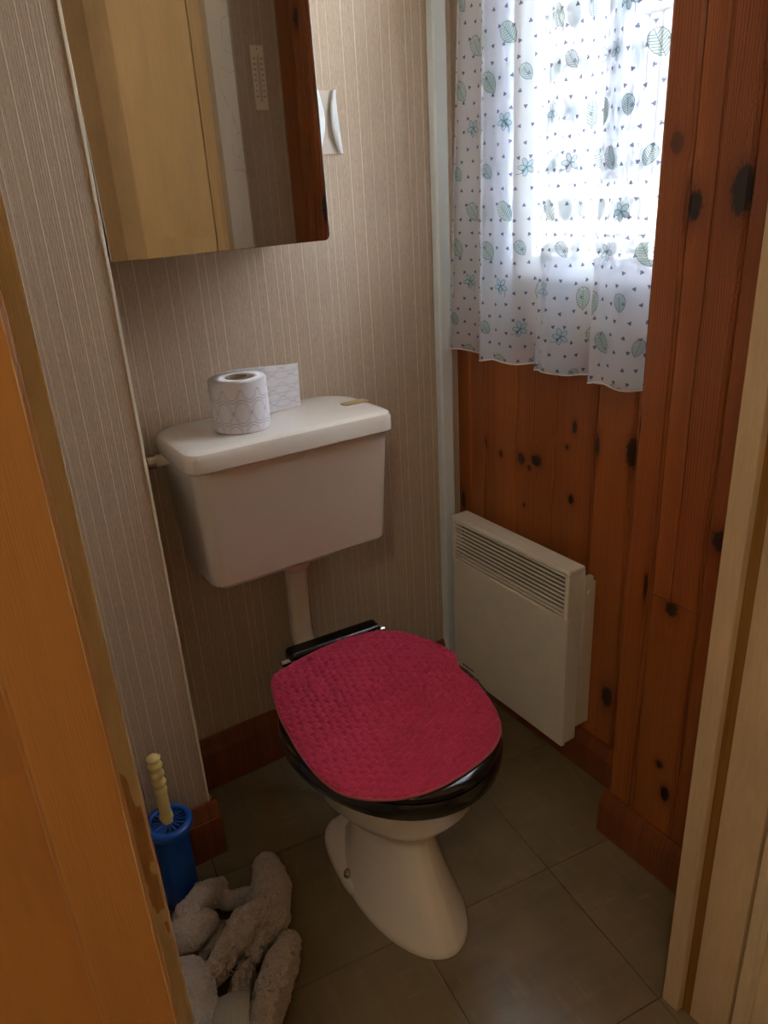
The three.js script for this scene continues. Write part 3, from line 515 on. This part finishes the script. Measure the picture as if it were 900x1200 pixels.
// sheer curtain
{
  const print = canvasTex(1024, 1024, (g, w, h) => {
    g.clearRect(0, 0, w, h); g.fillStyle = 'rgba(230,239,254,0.46)'; g.fillRect(0, 0, w, h);
    const r = rng(77), wrap = (x, y, f) => { for (const dx of [-w, 0, w]) for (const dy of [-h, 0, h]) { g.save(); g.translate(x + dx, y + dy); f(); g.restore(); } };
    const n = 11; for (let i = 0; i < n; i++) for (let j = 0; j < n; j++) {
      const x = (i + (j & 1 ? 0.5 : 0) + 0.25 * (r() - 0.5)) * w / n, y = (j + 0.25 * (r() - 0.5)) * h / n, a = r() * 6.28;
      wrap(x, y, () => { g.rotate(a); g.lineWidth = 2.2; g.strokeStyle = 'rgba(30,34,70,0.95)'; g.fillStyle = 'rgba(80,88,130,0.6)'; for (let k = 0; k < 3; k++) { g.beginPath(); g.arc(6.5 * Math.cos(k * 2.094), 6.5 * Math.sin(k * 2.094), 4.6, 0, 7); g.fill(); g.stroke(); } });
    }
    const leaf = (s, col, line) => { g.beginPath(); g.moveTo(0, -s); g.bezierCurveTo(s * 0.95, -s * 0.9, s * 0.85, s * 0.5, 0, s); g.bezierCurveTo(-s * 0.85, s * 0.5, -s * 0.95, -s * 0.9, 0, -s); g.fillStyle = col; g.fill(); g.strokeStyle = line; g.lineWidth = 3; g.stroke(); g.lineWidth = 2.2; g.beginPath(); g.moveTo(0, -s); g.lineTo(0, s); for (let k = -3; k < 4; k++) { g.moveTo(0, k * s * 0.22 + 8); g.lineTo(s * 0.58, k * s * 0.22 - 14); g.moveTo(0, k * s * 0.22 + 8); g.lineTo(-s * 0.58, k * s * 0.22 - 14); } g.stroke(); };
    const flower = (s, col, line) => { g.strokeStyle = line; g.lineWidth = 3; g.fillStyle = col; for (let k = 0; k < 5; k++) { g.save(); g.rotate(k * 1.256); g.beginPath(); g.ellipse(0, -s * 0.55, s * 0.28, s * 0.5, 0, 0, 7); g.fill(); g.stroke(); g.restore(); } g.beginPath(); g.moveTo(0, 0); g.quadraticCurveTo(s * 0.4, s * 0.9, -s * 0.2, s * 1.5); g.stroke(); };
    const m = 4; for (let i = 0; i < m; i++) for (let j = 0; j < m; j++) {
      const x = (i + 0.3 + (j & 1 ? 0.5 : 0) + 0.2 * (r() - 0.5)) * w / m, y = (j + 0.4 + 0.2 * (r() - 0.5)) * h / m, a = (r() - 0.5) * 1.8, kind = (i * 2 + j) % 3;
      wrap(x, y, () => { g.rotate(a); if (kind === 0) leaf(70, 'rgba(150,178,166,0.5)', 'rgba(56,84,86,0.92)'); else if (kind === 1) flower(52, 'rgba(130,172,184,0.5)', 'rgba(44,84,106,0.92)'); else leaf(52, 'rgba(150,180,184,0.45)', 'rgba(56,90,98,0.92)'); });
    }
  });
  const sheer = phys({ map: print, transparent: true, transmission: 0.15, thickness: 0, roughness: 1, side: THREE.DoubleSide });
  const t = thing('curtain', 'white sheer curtain printed with small flowers and leaves', 'curtain', [0, 0, 0]);
  // folds: [z at the hem, z at the top, X]; a fold starts abruptly at its far side and falls back gently
  const F = [[-1.405, -1.352, 1.062], [-1.395, -1.345, 1.070], [-1.35, -1.31, 1.088], [-1.28, -1.275, 1.092], [-1.225, -1.222, 1.090], [-1.216, -1.212, 1.080], [-1.24, -1.238, 1.068], [-1.266, -1.262, 1.060], [-1.2725, -1.2685, 1.050], [-1.266, -1.262, 1.041], [-1.24, -1.236, 1.042],
    [-1.21, -1.20, 1.052], [-1.15, -1.12, 1.078], [-1.08, -1.06, 1.09], [-1.043, -1.032, 1.09], [-1.034, -1.024, 1.08], [-1.06, -1.05, 1.066], [-1.089, -1.074, 1.058], [-1.098, -1.08, 1.050], [-1.09, -1.074, 1.041], [-1.06, -1.045, 1.044], [-1.03, -1.015, 1.06],
    [-0.98, -0.985, 1.084], [-0.92, -0.95, 1.09], [-0.86, -0.935, 1.088], [-0.845, -0.93, 1.078], [-0.89, -0.94, 1.066], [-0.945, -0.952, 1.056], [-0.954, -0.955, 1.048], [-0.945, -0.951, 1.040], [-0.90, -0.93, 1.042], [-0.86, -0.88, 1.05], [-0.825, -0.825, 1.058]];
  const NU = 520, NV = 60, y0 = 0.946, y1 = 1.66;  // curtain top kept low so the added upper glass stays uncovered
  const at = (u, v) => {
    const s = u * (F.length - 1), i = Math.min(F.length - 2, Math.floor(s)), f = s - i, k = Math.pow(clamp(v), 0.9);
    const c = (j) => { const q = F[clamp(j, 0, F.length - 1)]; return [lerp(q[0], q[1], k), q[2]]; }, P = [c(i - 1), c(i), c(i + 1), c(i + 2)];
    const cr = (m) => 0.5 * (2 * P[1][m] + (P[2][m] - P[0][m]) * f + (2 * P[0][m] - 5 * P[1][m] + 4 * P[2][m] - P[3][m]) * f * f + (3 * P[1][m] - P[0][m] - 3 * P[2][m] + P[3][m]) * f * f * f);
    const z = cr(0), x = 1.068 + (cr(1) - 1.068) * (1 - 0.35 * v) + 0.0045 * Math.sin(u * 96 + 3 * noise(u * 14, 1, 5)) * (1 - 0.4 * v);
    return [x, z];
  };
  let len = [0]; for (let i = 1; i <= NU; i++) { const a = at((i - 1) / NU, 0), b = at(i / NU, 0); len.push(len[i - 1] + Math.hypot(a[0] - b[0], a[1] - b[1])); }
  const sheet = (v0, v1, nv, off) => {
    const pos = [], uv = [], idx = [];
    for (let j = 0; j <= nv; j++) for (let i = 0; i <= NU; i++) { const v = lerp(v0, v1, j / nv), [x, z] = at(i / NU, v), hem = 0.003 * Math.sin(len[i] * 60) * (1 - v); pos.push(x + off, lerp(y0 + hem, y1, v), z); uv.push(len[i] / 0.30, (lerp(y0, y1, v)) / 0.30); }
    for (let j = 0; j < nv; j++) for (let i = 0; i < NU; i++) { const a = j * (NU + 1) + i; idx.push(a, a + 1, a + NU + 2, a, a + NU + 2, a + NU + 1); }
    const g = new THREE.BufferGeometry(); g.setAttribute('position', new THREE.Float32BufferAttribute(pos, 3)); g.setAttribute('uv', new THREE.Float32BufferAttribute(uv, 2)); g.setIndex(idx); g.computeVertexNormals(); return g;
  };
  mesh('sheer_fabric', sheet(0, 1, NV, 0), sheer, t);
  const hemPts = []; for (let i = 0; i <= NU; i += 2) { const [x, z] = at(i / NU, 0); hemPts.push(new THREE.Vector3(x, y0 + 0.003 * Math.sin(len[i] * 60), z)); }
  mesh('hem', new THREE.TubeGeometry(new THREE.CatmullRomCurve3(hemPts, false, 'centripetal'), 600, 0.0016, 6, false), phys({ color: 0xd8d2cc, roughness: 1, transmission: 0.3, thickness: 0 }), t);
  const rod = thing('curtain_rod', 'thin white rod carrying the sheer curtain', 'curtain rod', [1.068, 1.664, -1.125]);
  mesh('rod', new THREE.CylinderGeometry(0.005, 0.005, 0.62, 12).rotateX(Math.PI / 2), whitePlastic, rod);
  for (const z of [-0.29, 0.28]) mesh('bracket', boxGeo(0, 0.052, -0.006, 0.006, z - 0.006, z + 0.006, 0.002), whitePlastic, rod);
}
// toilet brush in its holder
{
  const t = thing('toilet_brush_holder', 'blue plastic toilet brush holder with slotted rim by the pier', 'brush holder', [0.196, 0, -1.182]);
  mesh('cup', lathe([[0, 0.002], [0.034, 0.002], [0.038, 0], [0.036, 0.006], [0.034, 0.02], [0.0335, 0.1], [0.036, 0.185], [0.034, 0.185], [0.032, 0.1], [0.031, 0.012], [0, 0.012]], 48), bluePlastic, t);
  mesh('rim', lathe([[0.036, 0.182], [0.044, 0.184], [0.047, 0.188], [0.047, 0.194], [0.045, 0.199], [0.037, 0.201], [0.033, 0.199], [0.033, 0.192], [0.036, 0.190]], 48), bluePlastic, t);
  mesh('well', lathe([[0.011, 0.188], [0.0335, 0.191], [0.0335, 0.188], [0.011, 0.185]], 40), blueDark, t);
  for (let i = 0; i < 18; i++) { const a = i / 18 * 6.2832, m = mesh('vent_rib', boxGeo(0.010, 0.035, 0.189, 0.1985, -0.0016, 0.0016, 0.001, 1), bluePlastic, t); m.rotation.y = a; }
  const b = thing('toilet_brush', 'toilet brush with a wavy cream handle standing in blue holder', 'brush', [0.196, 0.014, -1.182]);
  b.rotation.set(-0.03, 0, 0.0);
  const pr = [[0, 0.16], [0.0115, 0.162], [0.0115, 0.185], [0.0135, 0.190], [0.0125, 0.196], [0.0098, 0.20]];
  for (let i = 0; i <= 36; i++) { const v = i / 36, y = 0.205 + v * 0.125; pr.push([0.0112 + 0.0018 * Math.sin(Math.max(0, v - 0.35) * 40) * sstep(0.35, 0.45, v) + 0.001 * sstep(0.3, 0.4, v), y]); }
  pr.push([0.0085, 0.334], [0.005, 0.337], [0, 0.337]);
  mesh('handle', lathe(pr, 28), handlePlastic, b);
  mesh('bristles', lathe([[0, 0], [0.02, 0.004], [0.026, 0.03], [0.025, 0.06], [0.014, 0.075], [0, 0.076]], 24), std({ color: 0xd8d6cf, roughness: 0.9 }), b);
  mesh('stem', new THREE.CylinderGeometry(0.005, 0.005, 0.1, 12).translate(0, 0.12, 0), handlePlastic, b);
}
// crumpled fleecy mat on the floor, meshed from a distance field
function surfaceNet(f, lo, hi, cell) {
  const n = lo.map((a, k) => Math.ceil((hi[k] - a) / cell) + 1), at = (i, j, k) => (k * n[1] + j) * n[0] + i, d = new Float32Array(n[0] * n[1] * n[2]);
  for (let k = 0; k < n[2]; k++) for (let j = 0; j < n[1]; j++) for (let i = 0; i < n[0]; i++) d[at(i, j, k)] = f(lo[0] + i * cell, lo[1] + j * cell, lo[2] + k * cell);
  const id = new Int32Array(d.length).fill(-1), pos = [], idx = [];
  for (let k = 0; k + 1 < n[2]; k++) for (let j = 0; j + 1 < n[1]; j++) for (let i = 0; i + 1 < n[0]; i++) {
    let c = 0, s = [0, 0, 0]; const v = []; for (let q = 0; q < 8; q++) v.push(d[at(i + (q & 1), j + ((q >> 1) & 1), k + (q >> 2))]);
    if (v.every((x) => x < 0) || v.every((x) => x >= 0)) continue;
    for (let a = 0; a < 8; a++) for (let b = 0; b < 3; b++) { const e = a | (1 << b); if (e === a || v[a] < 0 === v[e] < 0) continue; const t = v[a] / (v[a] - v[e]); s[0] += (a & 1) + (b === 0 ? t : 0); s[1] += ((a >> 1) & 1) + (b === 1 ? t : 0); s[2] += (a >> 2) + (b === 2 ? t : 0); c++; }
    id[at(i, j, k)] = pos.length / 3; pos.push(lo[0] + (i + s[0] / c) * cell, lo[1] + (j + s[1] / c) * cell, lo[2] + (k + s[2] / c) * cell);
  }
  const quad = (a, b, c, e, flip) => { if (a < 0 || b < 0 || c < 0 || e < 0) return; flip ? idx.push(a, c, b, b, c, e) : idx.push(a, b, c, b, e, c); };
  for (let k = 1; k + 1 < n[2]; k++) for (let j = 1; j + 1 < n[1]; j++) for (let i = 1; i + 1 < n[0]; i++) {
    const a = d[at(i, j, k)] < 0;
    if (a !== d[at(i + 1, j, k)] < 0) quad(id[at(i, j - 1, k - 1)], id[at(i, j, k - 1)], id[at(i, j - 1, k)], id[at(i, j, k)], !a);
    if (a !== d[at(i, j + 1, k)] < 0) quad(id[at(i - 1, j, k - 1)], id[at(i - 1, j, k)], id[at(i, j, k - 1)], id[at(i, j, k)], !a);
    if (a !== d[at(i, j, k + 1)] < 0) quad(id[at(i - 1, j - 1, k)], id[at(i, j - 1, k)], id[at(i - 1, j, k)], id[at(i, j, k)], !a);
  }
  const g = new THREE.BufferGeometry(); g.setAttribute('position', new THREE.Float32BufferAttribute(pos, 3)); g.setIndex(idx); g.computeVertexNormals(); return g;
}
{
  const t = thing('bath_mat', 'crumpled grey beige fleecy bath mat heaped on floor', 'bath mat', [0, 0, 0]);
  const chain = (pts) => pts.slice(1).map((p, i) => [pts[i], p]);
  const folds = [
    ...chain([[0.353, 0.040, -1.111, 0.030], [0.337, 0.048, -1.054, 0.037], [0.318, 0.050, -1.014, 0.036]]),
    ...chain([[0.306, 0.052, -1.011, 0.030], [0.262, 0.054, -1.005, 0.028], [0.223, 0.048, -0.984, 0.024], [0.182, 0.038, -0.958, 0.022]]),
    ...chain([[0.252, 0.036, -1.127, 0.020], [0.222, 0.046, -1.114, 0.026], [0.181, 0.046, -1.086, 0.029], [0.154, 0.040, -1.056, 0.028]]),
    ...chain([[0.205, 0.050, -1.053, 0.022], [0.166, 0.046, -1.042, 0.027]]),
    ...chain([[0.324, 0.030, -0.993, 0.020], [0.291, 0.030, -0.982, 0.020], [0.259, 0.026, -0.958, 0.018]]),
    ...chain([[0.314, 0.036, -0.934, 0.024], [0.284, 0.044, -0.900, 0.030], [0.246, 0.046, -0.859, 0.031], [0.203, 0.042, -0.807, 0.030]]),
    ...chain([[0.144, 0.044, -0.979, 0.028], [0.137, 0.048, -0.934, 0.034], [0.132, 0.044, -0.888, 0.034], [0.123, 0.040, -0.840, 0.034]]),
    ...chain([[0.237, 0.030, -1.115, 0.016], [0.260, 0.026, -1.093, 0.016], [0.288, 0.028, -1.081, 0.018], [0.303, 0.034, -1.055, 0.020]]),
    ...chain([[0.231, 0.012, -1.050, 0.018], [0.190, 0.010, -1.021, 0.018]]),
    ...chain([[0.244, 0.010, -0.968, 0.018], [0.221, 0.012, -0.933, 0.020], [0.173, 0.014, -0.874, 0.022]]),
    ...chain([[0.278, 0.008, -0.988, 0.015], [0.311, 0.012, -0.993, 0.018]]),
  ];
  const seg = ([a, b], x, y, z) => { const dx = b[0] - a[0], dy = b[1] - a[1], dz = b[2] - a[2], q = clamp(((x - a[0]) * dx + (y - a[1]) * dy + (z - a[2]) * dz) / (dx * dx + dy * dy + dz * dz)); return Math.hypot(x - a[0] - q * dx, y - a[1] - q * dy, z - a[2] - q * dz) - lerp(a[3], b[3], q); };
  const field = (x, y, z) => {
    let s = 0; for (const f of folds) { const dd = seg(f, x, y, z); if (dd < 0.05) s += Math.exp(-dd / 0.0034); }
    let d = s > 0 ? -0.0034 * Math.log(s) : 0.05;
    if (d < 0.012) d -= 0.0030 * (noise3(x * 90, y * 90, z * 90, 5) - 0.5) + 0.0048 * (Math.abs(noise3(x * 190, y * 190, z * 190, 8) - 0.5) * 2 - 0.4) + 0.0022 * (noise3(x * 340, y * 340, z * 340, 11) - 0.5);
    return Math.max(d, 0.0012 - y);
  };
  const fleece = tex(256, 256, (u, v) => mix3([222, 206, 192], [184, 166, 152], fbm(u * 20, v * 20, 91)));
  const fb = tex(256, 256, (u, v) => 0.5 + 0.7 * (noise(u * 48, v * 48, 93, 48, 48) - 0.5) + 0.4 * (noise(u * 110, v * 110, 94, 110, 110) - 0.5), false);
  const g = boxUV(surfaceNet(field, [0.08, -0.006, -1.19], [0.40, 0.10, -0.72], 0.0027), 0.05);
  mesh('fleece', g, phys({ map: fleece, bumpMap: fb, bumpScale: 0.0015, roughness: 1, sheen: 0.4, sheenColor: new THREE.Color(0.9, 0.85, 0.8) }), t);
  // the ribbed backing turned up between two folds
  const rib = tex(256, 64, (u, v) => mix3([190, 182, 166], [150, 142, 124], Math.pow(0.5 + 0.5 * Math.cos(u * 6.2832 * 24), 2) * 0.8 + 0.2 * noise(u * 90, v * 20, 4)));
  const q = new THREE.PlaneGeometry(1, 1, 40, 30), p = q.attributes.position;
  for (let i = 0; i < p.count; i++) {
    const u = p.getX(i) + 0.5, v = p.getY(i) + 0.5;   // u across (left to right), v along
    const x = lerp(0.150, 0.221, u) - 0.055 * v, z = lerp(-0.912, -0.888, u) + 0.135 * v, y = 0.040 + 0.026 * Math.sin(Math.PI * Math.min(1, 0.18 + u * 0.62)) + 0.008 * u + 0.01 * Math.sin(v * 2.6) - 0.02 * Math.pow(1 - v, 8);
    p.setXYZ(i, x, y, z);
  }
  q.computeVertexNormals(); const bk = mesh('backing', q, std({ map: rib, bumpMap: rib, bumpScale: 0.0008, roughness: 0.9, side: THREE.DoubleSide }), t);
  bk.userData.label = 'smoother ribbed backing turned up';
}
renderer.render(scene, camera);
